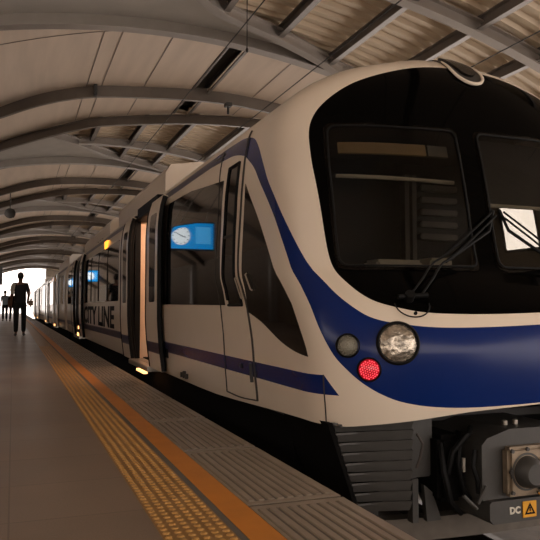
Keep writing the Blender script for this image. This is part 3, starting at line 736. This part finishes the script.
while y < YF - 1.3:
    b.box((.982, y + .012, -.02), (EX, y + 1.178, -.004), 1); b.box((.982, y + .012, -.01), (EX, y + .06, 0)); b.box((.982, y + 1.13, -.01), (EX, y + 1.178, 0)); b.box((.982, y + .06, -.01), (.999, y + 1.13, 0)); b.box((EX - .03, y + .06, -.01), (EX, y + 1.13, 0))
    if -2 < y < 45:
        for k in range(9):
            x = .982 + .04 + k * .047
            b.prism([(x - .017, -.006), (x - .013, .003), (x + .013, .003), (x + .017, -.006)], y + .07, y + 1.12, 'y')
    y += 1.19
struct(b, 'trim_4', [M['edge'], M['gap']])
b = MB(); b.box((EX - .25, YN, -1.3), (EX - .02, YF, -.3)); b.box((-6.8, YN, -1.3), (-6.6, YF, -.3)); b.box((EX - .3, YN, -.35), (EX, YF, -.02)); struct(b, 'trim_5', M['concrete'])
b = MB(); b.box((EX - .1, -40, -1.4), (12.6, 130, -1.16)); struct(b, 'ground', M['pit'])
def rail(x):
    b = MB(); prof = [(x - .07, -1.16), (x + .07, -1.16), (x + .07, -1.145), (x + .012, -1.12), (x + .012, -1.05), (x + .036, -1.035), (x + .036, -1.0), (x - .036, -1.0), (x - .036, -1.035), (x - .012, -1.05), (x - .012, -1.12), (x - .07, -1.145)]
    b.prism(prof, -38, 128, 'y'); return b.build('rail', M['rail'])
for x, l in ((XC - .7175, 'steel rail under the train on its platform side'), (XC + .7175, 'steel rail under the train on its far side'), (7.3 - .7175, 'nearer steel rail of the empty track beyond the train'), (7.3 + .7175, 'farther steel rail of the empty track beyond the train')):
    o = rail(x); tag(o, l, 'rail', 'running rails'); rebase(o, (x, 20, -1.16))
# unseen side walls below the eaves, heights shaped to control the light
b = MB(); b.box((-6.95, YN, -1.3), (-6.75, LSPLIT, LWALL)); b.box((-6.95, LSPLIT, -1.3), (-6.75, 103, 3.45)); b.box((-6.95, 103, -1.3), (-6.75, YF, LWALL)); struct(b, 'wall_left', M['concrete'])
b = MB(); b.box((10.9, YN, -1.3), (11.1, YF, RWALL)); struct(b, 'wall_right', M['concrete'])

b = MB(); b.box((4.35, YF + .2, -1.3), (11.1, YF + .4, 6.7)); b.box((-6.95, YF + .2, -1.3), (-2.2, YF + .4, 6.7)); struct(b, 'wall_back', M['concrete'])  # unseen left part added to keep end light off the train windows
b = MB(); b.box((EX, YN - .3, -1.3), (11.1, YN - .1, .35)); struct(b, 'light_block_front', M['concrete'])  # added unseen wall behind the camera, blocks low light under the train nose

# ------------------------------------------------------------------ roof: a shallow vault carried by straight and slanting arches
VX, VH, VC = 2.8, 6.16, .033
def vz(x): return VH - VC * (x - VX) ** 2
P0, PER = 12.9, 13.05
XL, XR = -6.9, 10.6
def lin_i(t, x):
    if x <= t[0][0]: a, b = t[0], t[1]
    elif x >= t[-1][0]: a, b = t[-2], t[-1]
    else:
        for i in range(len(t) - 1):
            if x <= t[i + 1][0]: a, b = t[i], t[i + 1]; break
    return a[1] + (b[1] - a[1]) * (x - a[0]) / (b[0] - a[0])
A3 = [(-3.4, 13.05), (-.48, 10.2), (.96, 8.75), (2.15, 7.5), (3.36, 6.8), (4.36, 6.05), (6.04, 4.82), (8, 3.6), (11.4, 2.0)]
A2 = [(-6.9, 11.4), (-4, 9.0), (-2, 7.4), (-.41, 6.2), (.31, 5.45), (.78, 5.05), (1.83, 4.5), (2.91, 4.28), (3.87, 3.95), (5.06, 3.5), (6.05, 3.25), (8, 2.75), (11.4, 2.0)]
LF = [(.9, -4.25), (1.6, -3.4), (2.92, -1.7), (3.48, -1.2), (4.75, -.7), (6.0, -.25), (6.6, 0)]
A3, A2, LF = [[(x, interp(T_, x)) for x in [T_[0][0] + (T_[-1][0] - T_[0][0]) * i / 60 for i in range(61)]] for T_ in (A3, A2, LF)]
def rib(name, pts, w, d, label, cat, group, m='rib'):
    L = [(x, y, vz(x)) for x, y in pts]
    t = .028; q = .022
    sec = [(-w / 2, 0), (w / 2, 0), (w / 2, t), (q, t), (q, d - t), (w / 2, d - t), (w / 2, d), (-w / 2, d), (-w / 2, d - t), (-q, d - t), (-q, t), (-w / 2, t)]
    b = MB(); b.sweep(L, sec); o = b.build(name, M[m]); tag(o, label, cat, group)
    c = L[len(L) // 2]; return rebase(o, c)
def span(x0, x1, f, n=40): return [(x0 + (x1 - x0) * i / n, f(x0 + (x1 - x0) * i / n)) for i in range(n + 1)]
NM = 7
def nth(k): return ORD[k]
def mod(k): return P0 + PER * k
for k in range(NM):
    y0 = mod(k)
    far = nth(k) + (' nearest the camera' if False else '')
    rib('roof_arch', span(XL, XR, lambda x: y0), .26, .30, nth(k) + ' main steel arch spanning straight across the roof, counted from the train nose', 'roof arch', 'straight main arches of the roof')
    if y0 + 11 < YF:
        rib('roof_rib', span(XL, XR, lambda x: y0 + lin_i(A2, x)), .10, .34, nth(k) + ' curving dark rib under the smooth soffit, counted from the train nose', 'roof rib', 'curving ribs under the smooth soffit', 'rib2')
        rib('roof_brace', span(-3.2, XR, lambda x: y0 + lin_i(A3, x)), .12, .26, nth(k) + ' slanting roof brace running from platform side towards the camera, counted from the train nose', 'roof brace', 'slanting braces of the roof', 'rib2')
    rib('roof_brace', span(.95, 6.4, lambda x: y0 + lin_i(LF, x)), .20, .24, nth(k) + ' short slanting brace joining a main arch over the train, counted from the nose', 'roof brace', 'short braces beside the main arches')
    rib('roof_beam', span(1.9 if k else 2.4, XR, lambda x: y0 - 3.3 - .035 * (x - 3.5)), .22, .24, nth(k) + ' cross beam under the corrugated sheeting, counted from the train nose', 'roof beam', 'cross beams under the corrugated sheeting')
PUR = [2.3, 3.55, 4.8, 6.1, 7.35, 8.55, 9.75]
cnt = 0
for k in range(NM):
    y0 = mod(k); yp = mod(k - 1)
    for i, x in enumerate(PUR):
        ya = yp + lin_i(A3, x); yb = y0 + min(lin_i(LF, x), 0) if x < 6.6 else y0
        z = vz(x) + .32; b = MB()
        b.box((x - .06, ya + .05, z - .22), (x + .06, yb - .02, z - .195)); b.box((x - .06, ya + .05, z - .02), (x + .06, yb - .02, z)); b.box((x + .02, ya + .05, z - .2), (x + .035, yb - .02, z - .02))
        o = b.build('roof_purlin', M['purlin'])
        tag(o, '%s purlin from the platform in the %s corrugated roof bay from the train nose' % (nth(i), nth(k)), 'purlin', 'purlins under the corrugated sheeting'); rebase(o, (x, (ya + yb) / 2, z - .22))
# sheeting
xs_r = [XL + (XR - XL) * i / 46 for i in range(47)]
cor = MB(); sof = MB(); plt_ = MB(); lid = MB()
def quadstrip(mb, xs, fa, fb, dz, n=1, mi=0):
    vs = []
    for x in xs:
        a, b_ = fa(x), fb(x)
        for j in range(n + 1): vs.append((x, a + (b_ - a) * j / n, vz(x) + dz))
    m = n + 1
    mb.add(vs, [[i * m + j, (i + 1) * m + j, (i + 1) * m + j + 1, i * m + j + 1] for i in range(len(xs) - 1) for j in range(n)], mi, True)
for k in range(-2, NM):
    y0 = mod(k); y1 = min(mod(k + 1), YF + 5)
    left = [x for x in xs_r if x < 4.2] + [4.2]; right = [4.5] + [x for x in xs_r if x > 4.5]
    f0 = lambda x: y0 + .02; f1 = lambda x: min(y0 + lin_i(A3, x), y1)
    quadstrip(sof, left, f0, f1, .29, 3); quadstrip(sof, right, f0, f1, .29, 3)
    quadstrip(lid, [4.15, 4.35, 4.55], f0, f1, .50)
    # plain plate between the slanting brace and the next main arch
    if k + 1 <= NM:
        fb = lambda x: y1
        fa = lambda x: max(y0 + lin_i(A3, x), y1 + lin_i(LF, x)) if x > .9 else y0 + lin_i(A3, x)
        quadstrip(plt_, [x for x in xs_r if -3.3 < x < 6.5], fa, fb, .25, 2)
    # corrugated sheet
    pr = [(0, 0), (.12, 0), (.155, .075), (.29, .075)]
    ys = []; y = y0 + 1.5
    while y < y1 + .2:
        for (dy, dz) in pr: ys.append((y + dy, dz))
        y += .33
    xc = [x for x in xs_r if x > .3]
    vs = [(x, yy, vz(x) + .33 + dz) for x in xc for yy, dz in ys]; m = len(ys)
    cor.add(vs, [[i * m + j, (i + 1) * m + j, (i + 1) * m + j + 1, i * m + j + 1] for i in range(len(xc) - 1) for j in range(m - 1) if ys[j][0] > y0 + lin_i(A3, xc[i]) - .45])
# weather skin above everything, so the roof is closed
top = MB(); top_x = xs_r
vs = [(x, y, vz(x) + dz) for dz in (.56, .60) for x in top_x for y in (YN, YF + 5)]
n2 = len(top_x) * 2
top.add(vs, [[2 * i, 2 * i + 2, 2 * i + 3, 2 * i + 1] for i in range(len(top_x) - 1)] + [[n2 + 2 * i, n2 + 2 * i + 1, n2 + 2 * i + 3, n2 + 2 * i + 2] for i in range(len(top_x) - 1)])
o = top.build('ceiling', M['purlin'], None, False); tag(o, kind='structure')
for mb, nm, m in ((cor, 'ceiling', 'corr'), (sof, 'ceiling', 'soffit'), (plt_, 'ceiling', 'plate2'), (lid, 'ceiling', 'seam')):
    o = mb.build(nm, M[m], None, False); tag(o, kind='structure')
# soffit joints: slim cover strips
jn = MB()
for k in range(NM):
    y0 = mod(k)
    for x in (1.62, 1.98, 3.0, -.9, 5.6):
        L = [(x, y0 + .1, vz(x) + .286), (x, min(y0 + lin_i(A3, x), YF) - .1, vz(x) + .286)]
        jn.sweep(L, [(-.007, -.006), (.007, -.006), (.007, .004), (-.007, .004)])
for k in range(NM):
    jn.sweep([(x, mod(k) + 1.61 - .37 * (x + .34), vz(x) + .286) for x in [-6 + .4 * i for i in range(25)] if x < 2.1], [(-.007, -.006), (.007, -.006), (.007, .004), (-.007, .004)])
o = jn.build('trim_6', M['purlin']); tag(o, kind='structure')
# dark service gap: one lit edge strip per bay
for k in range(NM):
    y0 = mod(k); b = MB(); ya = y0 + .15; yb = min(y0 + lin_i(A3, 4.35), YF)
    b.box((4.16, ya, vz(4.2) + .27), (4.20, yb, vz(4.2) + .48)); b.box((4.5, ya, vz(4.5) + .20), (4.56, yb, vz(4.5) + .24))
    o = b.build('roof_channel', M['purlin']); tag(o, '%s dark lengthwise channel in the smooth soffit, counted from the train nose' % nth(k), 'channel', 'lengthwise channels in the soffit'); rebase(o, (4.35, (ya + yb) / 2, vz(4.35)))
# posts carrying the roof edges
for sx, x, l in ((0, -6.6, 'left'), (1, 10.45, 'far')):
    for k in range(NM):
        b = MB(); y0 = mod(k) - (1.7 if sx else 0); b.box((x - .15, y0 - .15, 0 if sx == 0 else -1.2), (x + .15, y0 + .15, vz(x) + .02), 0, .02)
        o = b.build('roof_post', M['rib']); tag(o, '%s steel post under the roof edge on the %s side, counted from the train nose' % (nth(k), 'platform' if sx == 0 else 'far'), 'post', 'posts under the roof edges'); rebase(o, (x, y0, 0 if sx == 0 else -1.2))

# ------------------------------------------------------------------ wires, hung fittings
def wire(x, z, ya, yb, r, label):
    b = MB(); b.tube([(x, ya + (yb - ya) * i / 30, z - .04 * math.sin(PI * i / 30)) for i in range(31)], r, 6); o = b.build('overhead_wire', M['wire']); tag(o, label, 'wire', 'overhead wires'); rebase(o, (x, ya, z))
wire(3.03, 4.92, 1.0, 100, .010, 'black overhead wire above the train, nearest the platform')
wire(4.75, 4.95, 1.0, 100, .011, 'middle black overhead wire, crossing the corrugated roof behind the train nose')
wire(7.3, 5.0, 1.0, 100, .011, 'rightmost black overhead wire, ending above the train roof lamp')
b = MB(); b.tube([(3.53, 10.5, vz(3.53) + .25), (3.53, 10.5, 5.1)], .008, 6); b.lathe((3.53, 10.5, 5.06), (0, 0, 1), [(0, .02), (.05, .025), (.07, .012)], 10)
o = b.build('hanging_rod', M['wire']); tag(o, 'thin black rod hanging straight down in front of the first roof arch', 'rod'); rebase(o, (3.53, 10.5, 5.1))
# pendant loudspeaker
PS = empty('hanging_loudspeaker', (-.2, 32, 4.7)); tag(PS, 'dark round loudspeaker hanging under the roof over the platform', 'loudspeaker')
b = MB(); b.lathe((-.2, 31.75, 4.95), (0.1, -1, -.35), [(-.30, .08), (-.12, .12), (0, .22), (.02, .23), (.0, .19), (-.05, .10)], 24); b.build('horn', M['dgrey'], PS)
b = MB(); b.tube([(-.2, 32, 5.0), (-.2, 32, vz(-.2) + .17)], .02, 8); b.tube([(-.2, 32, 5.0), (-.05, 31.9, 5.1), (0, 31.8, 4.9), (-.05, 31.75, 4.75)], .014, 6); b.build('bracket', M['wire'], PS)
HS = empty('hanging_sign', (-.62, 20, 1.5)); tag(HS, 'black edge of a hanging sign at the far left above the platform', 'sign')
b = MB(); b.box((-1.1, 19.96, 1.47), (-.285, 20.1, 1.98), 0, .01); b.build('sign_box', M['signblack'], HS)
b = MB()
for x in (-1.0, -.5): b.tube([(x, 20.03, 1.97), (x, 20.03, vz(x) + .2)], .018, 8)
b.build('hanger', M['rib'], HS)
FT = empty('pendant_fitting', (4.98, 16.2, 5.75)); tag(FT, 'small dark fitting hanging under the curving roof rib above the train', 'fitting')
b = MB(); b.box((4.9, 16.2, 5.9), (5.06, 16.4, 6.0), 0, .01); b.tube([(4.98, 16.3, 5.9), (4.98, 16.3, 5.72)], .03, 10); b.build('bracket', M['wire'], FT)
JB = empty('junction_box', (1.83, 17.3, 6.1)); tag(JB, 'small dark junction box on the curving roof rib over the platform', 'junction box')
b = MB(); b.box((1.78, 17.17, 6.12), (1.86, 17.36, 6.40), 0, .01); b.build('case', M['wire'], JB)
# platform displays: blue screens with a clock, hung over the platform left of the frame
def display(x, y, zc, w, h, label):
    D = empty('platform_display', (x, y, zc)); tag(D, label, 'display', 'hanging platform displays')
    b = MB(); b.box((x - w / 2 - .04, y, zc - h / 2 - .04), (x + w / 2 + .04, y + .14, zc + h / 2 + .04), 0, .015); b.build('casing', M['signblack'], D)
    b = MB(); b.box((x - w / 2, y - .006, zc - h / 2), (x + w / 2, y + .01, zc + h / 2)); s_ = b.build('screen', M['screen'], D); tag(s_, 'glowing blue screen')
    b = MB()
    b.box((x - w / 2 + .08, y - .010, zc - h * .30), (x - .10, y - .005, zc + h * .36))
    b.build('screen_row', M['cyan'], s_)
    cx = x + w * .27; r = h * .36
    b = MB(); b.lathe((cx, y - .008, zc), (0, -1, 0), [(0, r), (.004, r)], 40); c = b.build('clock_face', M['clock'], s_)
    b = MB()
    for k in range(12):
        a = 2 * PI * k / 12; b.tube([(cx + r * .78 * math.sin(a), y - .014, zc + r * .78 * math.cos(a)), (cx + r * .92 * math.sin(a), y - .014, zc + r * .92 * math.cos(a))], r * .06, 4)
    for a, l, t in ((math.radians(60), .8, .055), (math.radians(250), .55, .07)): b.tube([(cx, y - .015, zc), (cx + r * l * math.sin(a), y - .015, zc + r * l * math.cos(a))], r * t, 4)
    b.build('clock_hand', M['clockhand'], c)
    b = MB()
    for dx in (-w * .35, w * .35): b.tube([(x + dx, y + .07, zc + h / 2), (x + dx, y + .07, vz(x + dx) + .2)], .025, 8)
    b.build('hanger', M['rib'], D)
for a in DISPLAYS: display(*a)
# ------------------------------------------------------------------ people
def skin_mesh(name, verts, edges, radii, m, parent, sub=2, root=0):
    me = bpy.data.meshes.new(name); me.from_pydata(verts, edges, [])
    o = bpy.data.objects.new(name, me); COL.objects.link(o)
    sk = o.modifiers.new('s', 'SKIN'); sk.use_smooth_shade = True
    for i, v in enumerate(me.skin_vertices[0].data):
        r = radii[i]; v.radius = r if isinstance(r, tuple) else (r, r); v.use_root = (i == root)
    su = o.modifiers.new('u', 'SUBSURF'); su.levels = sub; su.render_levels = sub
    dg = bpy.context.evaluated_depsgraph_get(); nm = bpy.data.meshes.new_from_object(o.evaluated_get(dg))
    o.modifiers.clear(); o.data = nm; bpy.data.meshes.remove(me); nm.name = name
    nm.materials.clear(); nm.materials.append(m)
    o.parent = parent; return o
class G:
    def __init__(s): s.v = []; s.e = []; s.r = []
    def p(s, co, r, link=None):
        s.v.append(tuple(co)); s.r.append(r); i = len(s.v) - 1
        if link is not None: s.e.append((link, i))
        return i
def person(loc, rz, sc_, label, shirt, pants, stride=.16, bag=False, sleeve=None, arm_bend=0):
    P = empty('person', loc); P.rotation_euler = (0, 0, rz); P.scale = (sc_,) * 3
    tag(P, label, 'person')
    # local frame: +y is forward, 1.75 m tall
    J = dict(pel=(0, 0, .96), sp=(0, .01, 1.14), ch=(0, 0, 1.34), nk=(0, .01, 1.47), hd0=(0, .025, 1.56), hd1=(0, .02, 1.64), hd2=(0, .01, 1.72))
    g = G(); a = g.p(J['pel'], (.15, .10)); b_ = g.p(J['sp'], (.13, .09), a); c = g.p(J['ch'], (.155, .10), b_); d = g.p((0, .0, 1.43), (.10, .075), c)
    n = g.p(J['nk'], .052, d); h0 = g.p(J['hd0'], (.062, .075), n); h1 = g.p(J['hd1'], (.074, .092), h0); h2 = g.p(J['hd2'], (.055, .065), h1)
    g.p((0, .135, 1.605), .011, g.p((0, .105, 1.615), .016, h0))                       # nose
    for sx in (-1, 1): g.p((sx * .088, .01, 1.615), .013, h1)                            # ears
    arms = {}; legs = {}
    for sx in (-1, 1):
        sh = g.p((sx * .165, 0, 1.41), .062, c)
        bend = arm_bend if sx > 0 else 0
        el = (sx * .225, -.03 + .03 * sx, 1.13); wr = (sx * .235 if not bend else sx * .20, .06 + .16 * bend, .90 + .09 * bend)
        e = g.p(el, .043, g.p([(el[i] + (sx * .165, 0, 1.41)[i]) / 2 for i in range(3)], .050, sh)); w = g.p(wr, .030, e)
        pm = Vector(wr) + Vector((0, .015, -.06)); pa = g.p(pm, (.034, .020), w)
        for f in range(4):                                                                # four fingers and a thumb
            fy = -.028 + f * .019; L = (.055, .068, .072, .062)[f]
            k1 = g.p(pm + Vector((0, fy, -.04)), .0095, pa); k2 = g.p(pm + Vector((-sx * .006, fy * 1.05, -.04 - L * .55)), .009, k1); g.p(pm + Vector((-sx * .022, fy * 1.05, -.04 - L)), .008, k2)
        t1 = g.p(pm + Vector((-sx * .012, .036, .01)), .011, w); g.p(pm + Vector((-sx * .022, .052, -.035)), .009, t1)
        arms[sx] = ((sx * .165, 0, 1.41), el, wr)
        f = stride * sx
        hp = (sx * .095, 0, .90); kn = (sx * .10, f * .55 + .03, .50); an = (sx * .10, f, .09)
        hh = g.p(hp, .085, a); kk = g.p(kn, .050, g.p([(hp[i] + kn[i]) / 2 for i in range(3)], .066, hh)); ca = g.p((kn[0], (kn[1] + an[1]) / 2 - .005, .33), .046, kk); aa = g.p(an, .036, ca); g.p((an[0] + sx * .02, an[1] + .14, .035), .034, g.p((an[0] + sx * .01, an[1] + .06, .045), .036, aa))
        legs[sx] = (hp, kn, an)
    skin_mesh('body', g.v, g.e, g.r, M['skin'], P)
    # shirt
    g = G(); a = g.p((0, 0, .86), (.178, .128)); a2 = g.p((0, 0, 1.02), (.172, .122), a); b_ = g.p((0, .01, 1.2), (.170, .118), a2); c = g.p((0, 0, 1.35), (.190, .125), b_); g.p((0, .0, 1.455), (.075, .07), c)
    for sx in (-1, 1):
        s_, el, wr = arms[sx]; q = g.p(s_, .074, c); g.p([s_[i] + (el[i] - s_[i]) * .72 for i in range(3)], .068, g.p([s_[i] + (el[i] - s_[i]) * .4 for i in range(3)], .066, q))
    skin_mesh('shirt', g.v, g.e, g.r, M[shirt], P)
    g = G(); a = g.p((0, 0, 1.02), (.152, .108)); a2 = g.p((0, 0, .90), (.158, .112), a)
    for sx in (-1, 1):
        hp, kn, an = legs[sx]; q = g.p((hp[0], hp[1], .82), .094, a2); k = g.p(kn, .074, g.p([(hp[i] + kn[i]) / 2 for i in range(3)], .088, q)); g.p((an[0], an[1] - .0, .10), .062, g.p([(kn[i] + an[i]) / 2 for i in range(3)], .070, k))
    skin_mesh('trousers', g.v, g.e, g.r, M[pants], P)
    # hair cap
    bm = bmesh.new(); bmesh.ops.create_uvsphere(bm, u_segments=20, v_segments=14, radius=1)
    for v in bm.verts:
        x, y, z = v.co; v.co = Vector((x * .088, y * .108 + .005, z * .105 + 1.665))
        if v.co.y > .07 and v.co.z < 1.69: v.co.y = .07
    bmesh.ops.delete(bm, geom=[v for v in bm.verts if v.co.z < 1.575 or (v.co.y > .05 and v.co.z < 1.66)], context='VERTS')
    me = bpy.data.meshes.new('hair'); bm.to_mesh(me); bm.free(); me.materials.append(M['hair'])
    for p in me.polygons: p.use_smooth = True
    o = bpy.data.objects.new('hair', me); COL.objects.link(o); o.parent = P
    so = o.modifiers.new('t', 'SOLIDIFY'); so.thickness = .012
    for sx in (-1, 1):
        hp, kn, an = legs[sx]; m = MB(); m.box((an[0] + sx * .012 - .047, an[1] - .07, 0), (an[0] + sx * .012 + .047, an[1] + .20, .075), 0, .03); o = m.build('shoe', M['shoe']); o.parent = P
    if sleeve:
        m = MB(); m.tube([(-.17, -.06, 1.44), (-.195, -.075, 1.35), (-.215, -.08, 1.26), (-.20, -.085, 1.16)], [.045, .06, .058, .04], 12); o = m.build('shoulder_cloth', M['white_cloth']); o.parent = P; tag(o, 'white cloth over the shoulder')
    return P
M1 = person((.20, 22.0, 0), 0, 1.09, 'person in a dark top and trousers walking away along the platform with a tan bag', 'navy', 'black_cloth', .10, True, True, 1)
BG = empty('shoulder_bag', (.49, 21.84, .88)); tag(BG, 'tan bag held at the right side of the walking person', 'bag')
m = MB(); m.box((.425, 21.76, .86), (.565, 21.90, 1.12), 0, .05); m.build('pouch', M['tan'], BG)
m = MB(); m.tube([(.53, 21.83, 1.08), (.50, 21.82, 1.25), (.46, 21.83, 1.42), (.45, 21.82, 1.42), (.46, 21.80, 1.25), (.45, 21.83, 1.08)], .012, 8); m.build('strap', M['tan'], BG)
person((-.47, 45.8, 0), 0.1, 1.08, 'distant person in a pale blue top at the left edge of the platform', 'pale_cloth', 'black_cloth', .12)
person((-.03, 45.2, 0), -.1, 1.06, 'distant person in black just behind the walking person in the dark top', 'black_cloth', 'black_cloth', .14)
# ------------------------------------------------------------------ light and camera
w = bpy.data.worlds.new('World'); sc.world = w; w.use_nodes = True
bg = w.node_tree.nodes['Background']; bg.inputs[0].default_value = (1, .875, .795, 1); bg.inputs[1].default_value = SKY
cd_ = bpy.data.cameras.new('Camera'); cam = bpy.data.objects.new('Camera', cd_); COL.objects.link(cam); sc.camera = cam
cam.location = (0, 0, .87); cam.rotation_euler = (math.radians(90 + 3.0918), 0, math.radians(-20.5378))
cd_.sensor_width = 36; cd_.sensor_fit = 'HORIZONTAL'; cd_.lens = 685 / 540 * 36; cd_.clip_start = .05; cd_.clip_end = 500
sc.view_settings.view_transform = 'Standard'; sc.view_settings.look = 'None'; sc.view_settings.gamma = 1
sc.view_settings.use_curve_mapping = False; sc.view_settings.exposure = EXPO
sc.cycles.max_bounces = 8; sc.cycles.transparent_max_bounces = 12
sc.cycles.use_denoising = True
